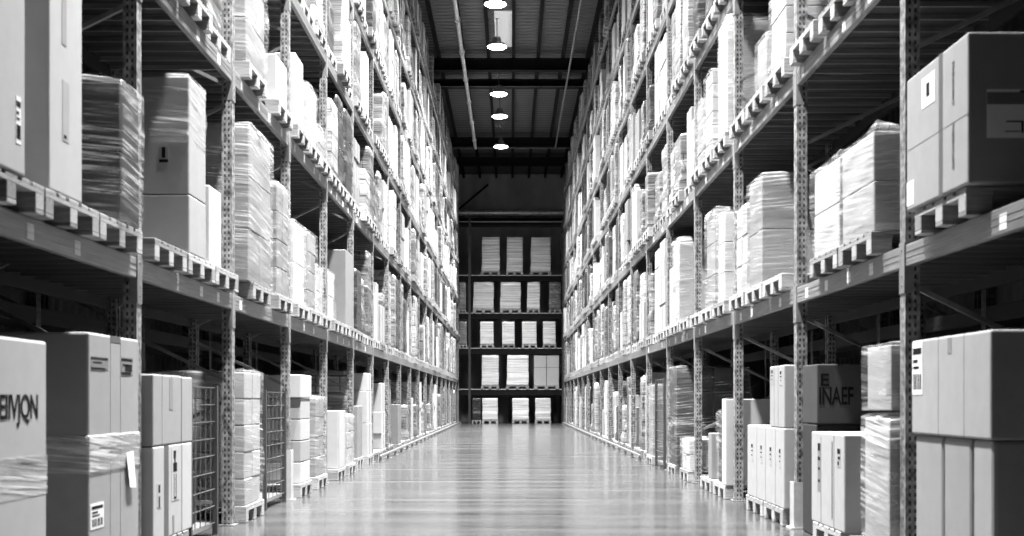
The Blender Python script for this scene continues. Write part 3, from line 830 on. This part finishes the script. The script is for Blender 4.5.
# ---- farther bays of the first shelf and the near bays of the second
FL, SL, SR = 'goods on the first left shelf', 'goods on the second left shelf', 'goods on the second right shelf'
zt = zl + PH + .004
pallet(-1, 13.85, zl, 'wooden pallet under the rounded pale load past the third left post, first shelf', near_p)
detailed_load(-1, 13.50, 14.22, 2.40, 1.05, zt, .92, 'rounded pale film-wrapped load past the third left post, first shelf', FL, 2, 'card_pale', 81, 1)
pallet(-1, 14.72, zl, 'middle wooden pallet between the third and fourth left posts, first shelf', near_p)
detailed_load(-1, 14.42, 15.05, 2.40, 1.05, zt, .93, 'grey wrapped load midway between the third and fourth left posts, first shelf', FL, 4, 'card_mid', 82)
pallet(-1, 15.58, zl, 'wooden pallet just before the fourth left post, first shelf', near_p)
detailed_load(-1, 15.3, 15.88, 2.44, 1.0, zt, .62, 'short wrapped load just before the fourth left post, first shelf', FL, 2, 'card', 83)
pallet(-1, 16.62, zl, 'wooden pallet under the curved pale bundle past the fourth left post', near_p)
detailed_load(-1, 16.35, 16.88, 2.44, 1.0, zt, .66, 'pale wrapped bundle past the fourth left post, first shelf', FL, 2, 'card_pale', 84)
pallet(-1, 17.42, zl, 'empty wooden pallet in the bay past the fourth left post, first shelf', near_p)
pallet(-1, 18.26, zl, 'wooden pallet under the large dark carton before the fifth left post', near_p)
carton(-1, 17.75, 18.6, 2.42, 1.0, zt, 1.12, 'large dark carton on the first shelf before the fifth left post', FL, 'card_mid')
zt = zr + PH + .004
pallet(1, 13.85, zr, 'wooden pallet just past the third right post, first shelf', near_p)
detailed_load(1, 13.72, 14.18, 2.40, 1.05, zt, 1.02, 'pale ragged-topped wrapped load past the third right post, first shelf', GS, 3, 'card_pale', 91, 1, .08)
pallet(1, 14.72, zr, 'wooden pallet under the second wrapped load past the third right post, first shelf', near_p)
detailed_load(1, 14.36, 15.02, 2.40, 1.05, zt, 1.15, 'taller wrapped load midway between the third and fourth right posts, first shelf', GS, 3, 'card_mid', 92, 1, .06)
pallet(1, 15.6, zr, 'empty wooden pallet just before the fourth right post, first shelf', near_p)
pallet(1, 16.65, zr, 'empty wooden pallet just past the fourth right post, first shelf', near_p)
pallet(1, 17.6, zr, 'wooden pallet under the rounded pale block past the fourth right post, first shelf', near_p)
detailed_load(1, 17.3, 18.0, 2.38, 1.05, zt, 1.2, 'rounded pale wrapped block past the fourth right post, first shelf', GS, 2, 'card', 93, 1)
pallet(1, 18.48, zr, 'wooden pallet just before the fifth right post, first shelf', near_p)
carton(1, 18.2, 18.75, 2.45, 1.0, zt, .9, 'plain upright carton before the fifth right post, first shelf', GS, 'card')
z2 = LEV[-1][1]; zt = z2 + PH + .004
pallet(-1, 11.36, z2, 'wooden pallet under the grey wrapped load past the second left post, second shelf', near_p, 1.0)
detailed_load(-1, 10.95, 11.86, 2.38, 1.1, zt, 1.2, 'grey film-wrapped load past the second left post, second shelf', SL, 3, 'card_mid', 101)
pallet(-1, 12.75, z2, 'wooden pallet before the third left post, second shelf', near_p)
carton(-1, 12.5, 13.1, 2.42, 1.0, zt, .5, 'low pale box before the third left post, second shelf', SL, 'card_pale')
pallet(-1, 13.85, z2, 'wooden pallet under the upright pale box past the third left post, second shelf', near_p)
carton(-1, 13.5, 14.0, 2.40, 1.0, zt, .80, 'upright pale box past the third left post, second shelf', SL, 'card_pale')
pallet(-1, 14.72, z2, 'wooden pallet under the square box with a dark end, second left shelf', near_p)
detailed_load(-1, 14.3, 15.02, 2.38, 1.05, zt, .68, 'square wrapped box with a dark end, third left bay of the second shelf', SL, 1, 'card', 102, 1)
pallet(-1, 15.58, z2, 'wooden pallet under the low bundle before the fourth left post, second shelf', near_p)
detailed_load(-1, 15.25, 15.9, 2.42, 1.0, zt, .4, 'low wrapped bundle before the fourth left post, second shelf', SL, 2, 'card_mid', 103)
z2 = LEV[1][1]; zt = z2 + PH + .004
pallet(1, 10.9, z2, 'wooden pallet under the tall ribbed stack past the second right post, second shelf', near_p)
detailed_load(1, 10.58, 11.22, 2.38, 1.1, zt, 1.2, 'tall film-wrapped stack past the second right post, second shelf', SR, 5, 'card', 111, 1)
pallet(1, 11.82, z2, 'wooden pallet under the low rounded bundle, second right shelf', near_p)
detailed_load(1, 11.45, 11.95, 2.40, 1.0, zt, .5, 'low rounded wrapped bundle beside the tall stack, second right shelf', SR, 1, 'card_mid', 112, 1)
pallet(1, 12.72, z2, 'empty wooden pallet before the third right post, second shelf', near_p)
pallet(1, 13.8, z2, 'wooden pallet under the tall white load past the third right post, second shelf', near_p)
detailed_load(1, 13.45, 14.05, 2.38, 1.1, zt, 1.3, 'tall white wrapped load past the third right post, second shelf', SR, 1, 'card_pale', 113, 1)
pallet(1, 14.72, z2, 'middle wooden pallet between the third and fourth right posts, second shelf', near_p)
detailed_load(1, 14.55, 15.1, 2.40, 1.05, zt, 1.0, 'wrapped load of stacked trays between the third and fourth right posts, second shelf', SR, 6, 'card', 114, 1)
pallet(1, 15.62, z2, 'wooden pallet just before the fourth right post, second shelf', near_p)
detailed_load(1, 15.35, 15.92, 2.42, 1.05, zt, .85, 'narrow wrapped load just before the fourth right post, second shelf', SR, 4, 'card_mid', 115, 1)

# ================================================================== the rest of the bays
SHELF = ['on the floor', 'first shelf', 'second shelf', 'third shelf', 'fourth shelf', 'fifth shelf', 'top shelf']
EXPL = {(-1, 0): 5, (-1, 1): 5, (1, 0): 6, (1, 1): 5}
DONE = {(-1, 2, 2), (-1, 2, 3), (1, 2, 2), (1, 2, 3)}          # bays filled above
SLOT = ['near', 'middle', 'far']
def bay_slots(side, k):
    p = PITCH[side]; y0 = Y0[side] + k * p + .08; g_ = (p - .16 - 2.4) / 3
    return [y0 + g_ / 2 + .4 + i * (.8 + g_) for i in range(3)]
def where(side, lv, k, i):
    s = 'left' if side < 0 else 'right'
    if lv == 0: return '%s rack floor level, %s bay, %s pallet' % (s, ORD[k], SLOT[i])
    return '%s rack %s, %s bay, %s pallet' % (s, SHELF[lv], ORD[k], SLOT[i])
GLV = lambda side, lv: ('goods on the floor under the ' if lv == 0 else 'goods on the ' + SHELF[lv] + ' of the ') + ('left' if side < 0 else 'right') + ' rack'

CARD_ME = []
for i, (w, d, h) in enumerate(((.72, 1.05, .42), (.70, 1.0, .55), (.74, 1.1, .68), (.66, .95, .85), (.74, 1.08, 1.0), (.34, 1.0, .8), (.40, 1.0, 1.05), (.6, .9, .3))):
    b = MB(); b.cbox(-d / 2, d / 2, -w / 2, w / 2, 0, h, .01)
    t = MB(); t.box(d / 2 - .002, d / 2 + .0012, -.03, .03, .0, h - .01)
    CARD_ME.append((w, d, h, b, b.mesh('cardboard_box', M['card']), t.mesh('tape_strip', M['tape'])))

def queue(kind, dist, fn, merge):
    PENDING.append((dist, len(PENDING), kind, fn, merge))

def q_pallet(side, lv, k, i, yc, zb, xf):
    lab = 'wooden pallet, ' + where(side, lv, k, i).replace(' pallet', ' of three')
    loc = (side * (xf + .6), yc, zb + .002); rz = 0 if side < 0 else PI
    def fn():
        pallet(side, yc, zb, lab, 'pallets along the ' + ('left' if side < 0 else 'right') + ' rack', near=math.hypot(yc, 0) < 19, xf=xf)
    queue('wooden_pallet', yc, fn, lambda: (_wp, loc, rz, (1, 1, 1), M['wood']))
def q_wrapped(side, lv, k, i, yc, zb, xf, vi, sz, sy, m, word):
    h, b, me = VAR_ME[vi]
    d = max(abs(v[0]) for v in b.v)
    loc = (side * (xf + d), yc, zb + .002); rz = 0 if side < 0 else PI
    lab = '%s film-wrapped load, %s' % (word, where(side, lv, k, i))
    def fn():
        o = link('wrapped_load', me, None, loc, rz); o.scale = (1, sy, sz); use_mat(o, M[m]); tag(o, lab, 'wrapped load', GLV(side, lv))
    queue('wrapped_load', yc, fn, lambda: (b, loc, rz, (1, sy, sz), M[m]))
def q_card(side, lv, k, i, yc, zb, xf, ci, m, word, sz=1.0, extra=''):
    w, d, h, b, me, tm = CARD_ME[ci]
    loc = (side * (xf + d / 2), yc, zb + .002); rz = 0 if side < 0 else PI
    lab = '%s cardboard box%s, %s' % (word, extra, where(side, lv, k, i))
    def fn():
        o = link('cardboard_box', me, None, loc, rz); o.scale = (1, 1, sz); use_mat(o, M[m]); tag(o, lab, 'box', GLV(side, lv))
        if yc < 26: link('tape_strip', tm, o)
    queue('cardboard_box', yc, fn, lambda: (b, loc, rz, (1, 1, sz), M[m]))
    return h * sz

def fill(side, lv, k):
    rng = random.Random(1000 * (side + 2) + 100 * lv + k)
    zb = 0.0 if lv == 0 else LEV[side][lv - 1]
    if lv == 0: hmax = 1.5
    elif lv < 6: hmax = LEV[side][lv] - zb - .135 - PH - .07
    else: hmax = 1.12
    for i, yc in enumerate(bay_slots(side, k)):
        if yc > 55.0: continue
        yc += rng.uniform(-.02, .02)
        xf = FACE + (rng.uniform(.06, .16) if lv == 0 else rng.uniform(.03, .11) if lv == 1 else rng.uniform(-.01, .09))
        q_pallet(side, lv, k, i, yc, zb, xf - .012)
        z = zb + PH + .003
        t = rng.random()
        if t < (.18 if lv == 0 else .10): continue
        if t < .72:
            hw = hmax * rng.choice((.55, .7, .8, .9, .95, 1.0)) if lv else hmax * rng.choice((.5, .7, .85, .95))
            vi = min(range(len(VAR_ME)), key=lambda q: abs(VAR_ME[q][0] - hw) + rng.random() * .1)
            sz = min(1.08, hmax / (VAR_ME[vi][0] + .06))
            m = rng.choice(('load_pale', 'load_pale', 'load_white', 'load_mid', 'load_mid', 'load_mid', 'load_dark', 'load_dark') if lv else ('load_pale', 'load_mid', 'load_mid', 'load_mid', 'load_dark', 'load_dark'))
            word = {'load_pale': 'pale', 'load_white': 'white', 'load_mid': 'grey', 'load_dark': 'dark'}[m]
            word = ('low ' if VAR_ME[vi][0] * sz < .8 else 'tall ' if VAR_ME[vi][0] * sz > 1.15 else '') + word
            q_wrapped(side, lv, k, i, yc, z, xf, vi, sz, rng.choice((.6, .7, .8, .9, .97)), m, word)
        elif t < .86:                                   # a stack of boxes
            n = 0
            names = ('bottom', 'middle', 'upper', 'topmost')
            m = rng.choice(('card', 'card_pale', 'card_pale', 'card_mid'))
            while n < 4:
                ci = rng.choice((0, 1, 7)); h = CARD_ME[ci][2]
                if z + h > zb + PH + hmax: break
                q_card(side, lv, k, i, yc + rng.uniform(-.01, .01), z, xf + rng.uniform(0, .02), ci, m, names[n], extra=' of a stack'); z += h + .002; n += 1
        elif t < .94:                                   # one large box
            c = [q for q in (2, 3, 4) if CARD_ME[q][2] <= hmax]
            ci = rng.choice(c)
            q_card(side, lv, k, i, yc, z, xf, ci, rng.choice(('card', 'card_pale', 'card_mid')), 'large single')
        else:                                           # two narrow uprights side by side
            c = [q for q in (5, 6) if CARD_ME[q][2] <= hmax]
            ci = c[-1]
            q_card(side, lv, k, i, yc - .2, z, xf, 5, 'card_pale', 'nearer upright'); q_card(side, lv, k, i, yc + .2, z, xf + .02, ci, 'card', 'farther upright')
FIRST_FILL = [0, 0, 1, 3, 5, 7, 9]
for side in (-1, 1):
    for lv in range(7):
        for k in range(FIRST_FILL[lv], NB[side]):
            if k < EXPL.get((side, lv), 0) or (side, lv, k) in DONE: continue
            fill(side, lv, k)

# the loads on the end rack, all facing the aisle
def end_load(x0, x1, lv, h, word, m, col):
    zb = 0 if lv == 0 else ELEV[lv - 1]
    x = (x0 + x1) / 2; w = x1 - x0
    vi = min(range(len(VAR_ME)), key=lambda q: abs(VAR_ME[q][0] - h)); hb, b, me = VAR_ME[vi]
    d = max(abs(v[0]) for v in b.v); ww = 2 * max(abs(v[1]) for v in b.v)
    p = link('wooden_pallet', wp_me, None, (x, YE + .55, zb + .002), -PI / 2); p.scale = (1, max(.3, w) / .8, 1)
    lv_n = 'floor' if lv == 0 else SHELF[lv] if lv < 5 else 'top shelf'
    tag(p, 'wooden pallet on the end rack %s, %s from the left' % (lv_n, ORD[col]), 'pallet', 'pallets on the end rack')
    if m.startswith('card'):
        c = MB(); c.cbox(-.5, .5, -w / 2, w / 2, 0, h, .015)
        o = link('cardboard_box', c.mesh('cardboard_box', M[m]), None, (x, YE + .55, zb + PH + .006), -PI / 2)
        t = MB(); t.box(.499, .5025, -.02, .02, 0, h); t.box(.499, .5025, -w / 2, w / 2, h * .6, h * .6 + .02); link('tape_strip', t.mesh('tape_strip', M['tape_dark']), o)
        tag(o, '%s box on the end rack %s, %s from the left' % (word, lv_n, ORD[col]), 'box', 'loads on the end rack')
    else:
        o = link('wrapped_load', me, None, (x, YE + .55, zb + PH + .006), -PI / 2); o.scale = (.98, w / ww, h / hb); use_mat(o, M[m])
        tag(o, '%s load on the end rack %s, %s from the left' % (word, lv_n, ORD[col]), 'wrapped load', 'loads on the end rack')
def ex(px): return (px - 511) * YE / 1212
ENDS = [
    (0, 1.02, [(472, 481, 'load_dark'), (482, 498, 'load_bright'), (512, 529, 'load_bright'), (535, 551, 'load_bright')]),
    (1, 1.42, [(481, 499, 'load_bright'), (506, 529, 'load_bright'), (534, 559, 'card_pale')]),
    (2, 1.08, [(459, 467, 'load_mid'), (480, 494, 'load_bright'), (502, 515, 'load_bright'), (522, 537, 'load_bright'), (543, 556, 'load_bright')]),
    (3, 1.28, [(459, 466, 'load_mid'), (473, 494, 'load_bright'), (500, 521, 'load_bright'), (527, 540, 'load_bright'), (549, 561, 'load_mid')]),
    (4, 1.62, [(481, 500, 'load_bright'), (506, 523, 'load_bright'), (530, 551, 'load_bright')]),
]
for lv, h, row in ENDS:
    for c, (a, bb_, m) in enumerate(row):
        end_load(ex(a), ex(bb_), lv, h, {'load_bright': 'white wrapped', 'load_mid': 'grey wrapped', 'load_dark': 'dark', 'card_pale': 'plain grey'}[m], m, c)

# nearest first: up to 300 of a kind are things of their own, the rest one mass of that kind
LIMIT = {'wrapped_load': 255, 'wooden_pallet': 235, 'cardboard_box': 230}
PENDING.sort(key=lambda t: (t[0], t[1]))
for dist, _i, kind, fn, merge in PENDING:
    COUNT[kind] = COUNT.get(kind, 0) + 1
    if COUNT[kind] <= LIMIT[kind]: fn(); continue
    b, loc, rz, sc, m = merge()
    s = STUFF.setdefault(kind, (MB(), []))
    if m not in s[1]: s[1].append(m)
    ca, sa = math.cos(rz), math.sin(rz)
    s[0].raw([(loc[0] + ca * x * sc[0] - sa * y * sc[1], loc[1] + sa * x * sc[0] + ca * y * sc[1], loc[2] + z * sc[2]) for x, y, z in b.v], b.f, s[1].index(m), kind == 'wrapped_load')
for kind, (mb, mats) in STUFF.items():
    nm = {'wrapped_load': 'distant_wrapped_goods', 'wooden_pallet': 'distant_pallet_wood', 'cardboard_box': 'distant_carton_goods'}[kind]
    o = link(nm, mb.mesh(nm, mats))
    tag(o, {'wrapped_load': 'film-wrapped goods filling the farthest bays of both aisle racks', 'wooden_pallet': 'pallet wood under the goods in the farthest bays of both racks',
            'cardboard_box': 'cardboard goods in the farthest bays of both racks'}[kind], {'wrapped_load': 'wrapped goods', 'wooden_pallet': 'pallet wood', 'cardboard_box': 'cartons'}[kind], None, 'stuff')
print('COUNTS', COUNT)

# ------------------------------------------------------------------ floor guards
def guard(side, k, label, h=.5):
    y = Y0[side] + k * PITCH[side]
    b = MB(); t = .008
    b.prism([(.0, -.075), (.0, .075), (-.09, .075), (-.09, .075 - t), (-t, .075 - t), (-t, -.075 + t), (-.09, -.075 + t), (-.09, -.075)], .012, h)
    b.box(-.1, .03, -.09, .09, 0, .012)
    o = link('column_guard', b.mesh('column_guard', M['white_metal']), None, (side * (AX - .03), y, .0), 0 if side < 0 else PI)
    tag(o, label, 'guard', 'guards at the feet of the rack posts')
for side in (-1, 1):
    for k in ((3,) if side < 0 else (2,)):
        guard(side, k, 'white steel guard at the foot of the %s post of the %s rack' % (ORD[k - 1], 'left' if side < 0 else 'right'), .55 if k == 3 else .4)
def rail(side, y0, y1):
    r = empty('guide_rail', (side * 2.33, y0, 0)); tag(r, 'low pale guide rail on the floor along the foot of the %s rack' % ('left' if side < 0 else 'right'), 'rail', 'guide rails along the aisle')
    b = MB(); b.cbox(-.015, .015, 0, y1 - y0, .075, .115, .006); link('rail_bar', b.mesh('rail_bar', M['brace']), r)
    f = MB(); f.box(-.03, .03, -.03, .03, 0, .0755); f.box(-.06, .06, -.06, .06, 0, .008); me = f.mesh('rail_foot', M['bracket'])
    n = int((y1 - y0) / 1.4)
    for q in range(n + 1): link('rail_foot', me, r, (0, .1 + (y1 - y0 - .2) * q / n, 0))
rail(-1, 21.6, 55.5); rail(1, 21.9, 54.5)

# ------------------------------------------------------------------ world, camera, view
w = bpy.data.worlds.new('warehouse_air'); SC.world = w; w.use_nodes = True
bg = w.node_tree.nodes['Background']; bg.inputs[0].default_value = (1, 1, 1, 1); bg.inputs[1].default_value = .02
cd = bpy.data.cameras.new('camera'); cam = bpy.data.objects.new('camera', cd); COL.objects.link(cam)
cam.location = (0, 0, CAM_H); cam.rotation_euler = (PI / 2, 0, 0)
cd.sensor_width = 36; cd.lens = 1212 / 1024 * 36
cd.shift_x = 1 / 1024; cd.shift_y = 132 / 1024
cd.dof.use_dof = True; cd.dof.focus_distance = 21; cd.dof.aperture_fstop = 2.8
cd.clip_end = 200
SC.camera = cam
SC.view_settings.view_transform = 'Standard'; SC.view_settings.look = 'None'
SC.view_settings.gamma = 1.0; SC.view_settings.use_curve_mapping = False
SC.view_settings.exposure = 0.0
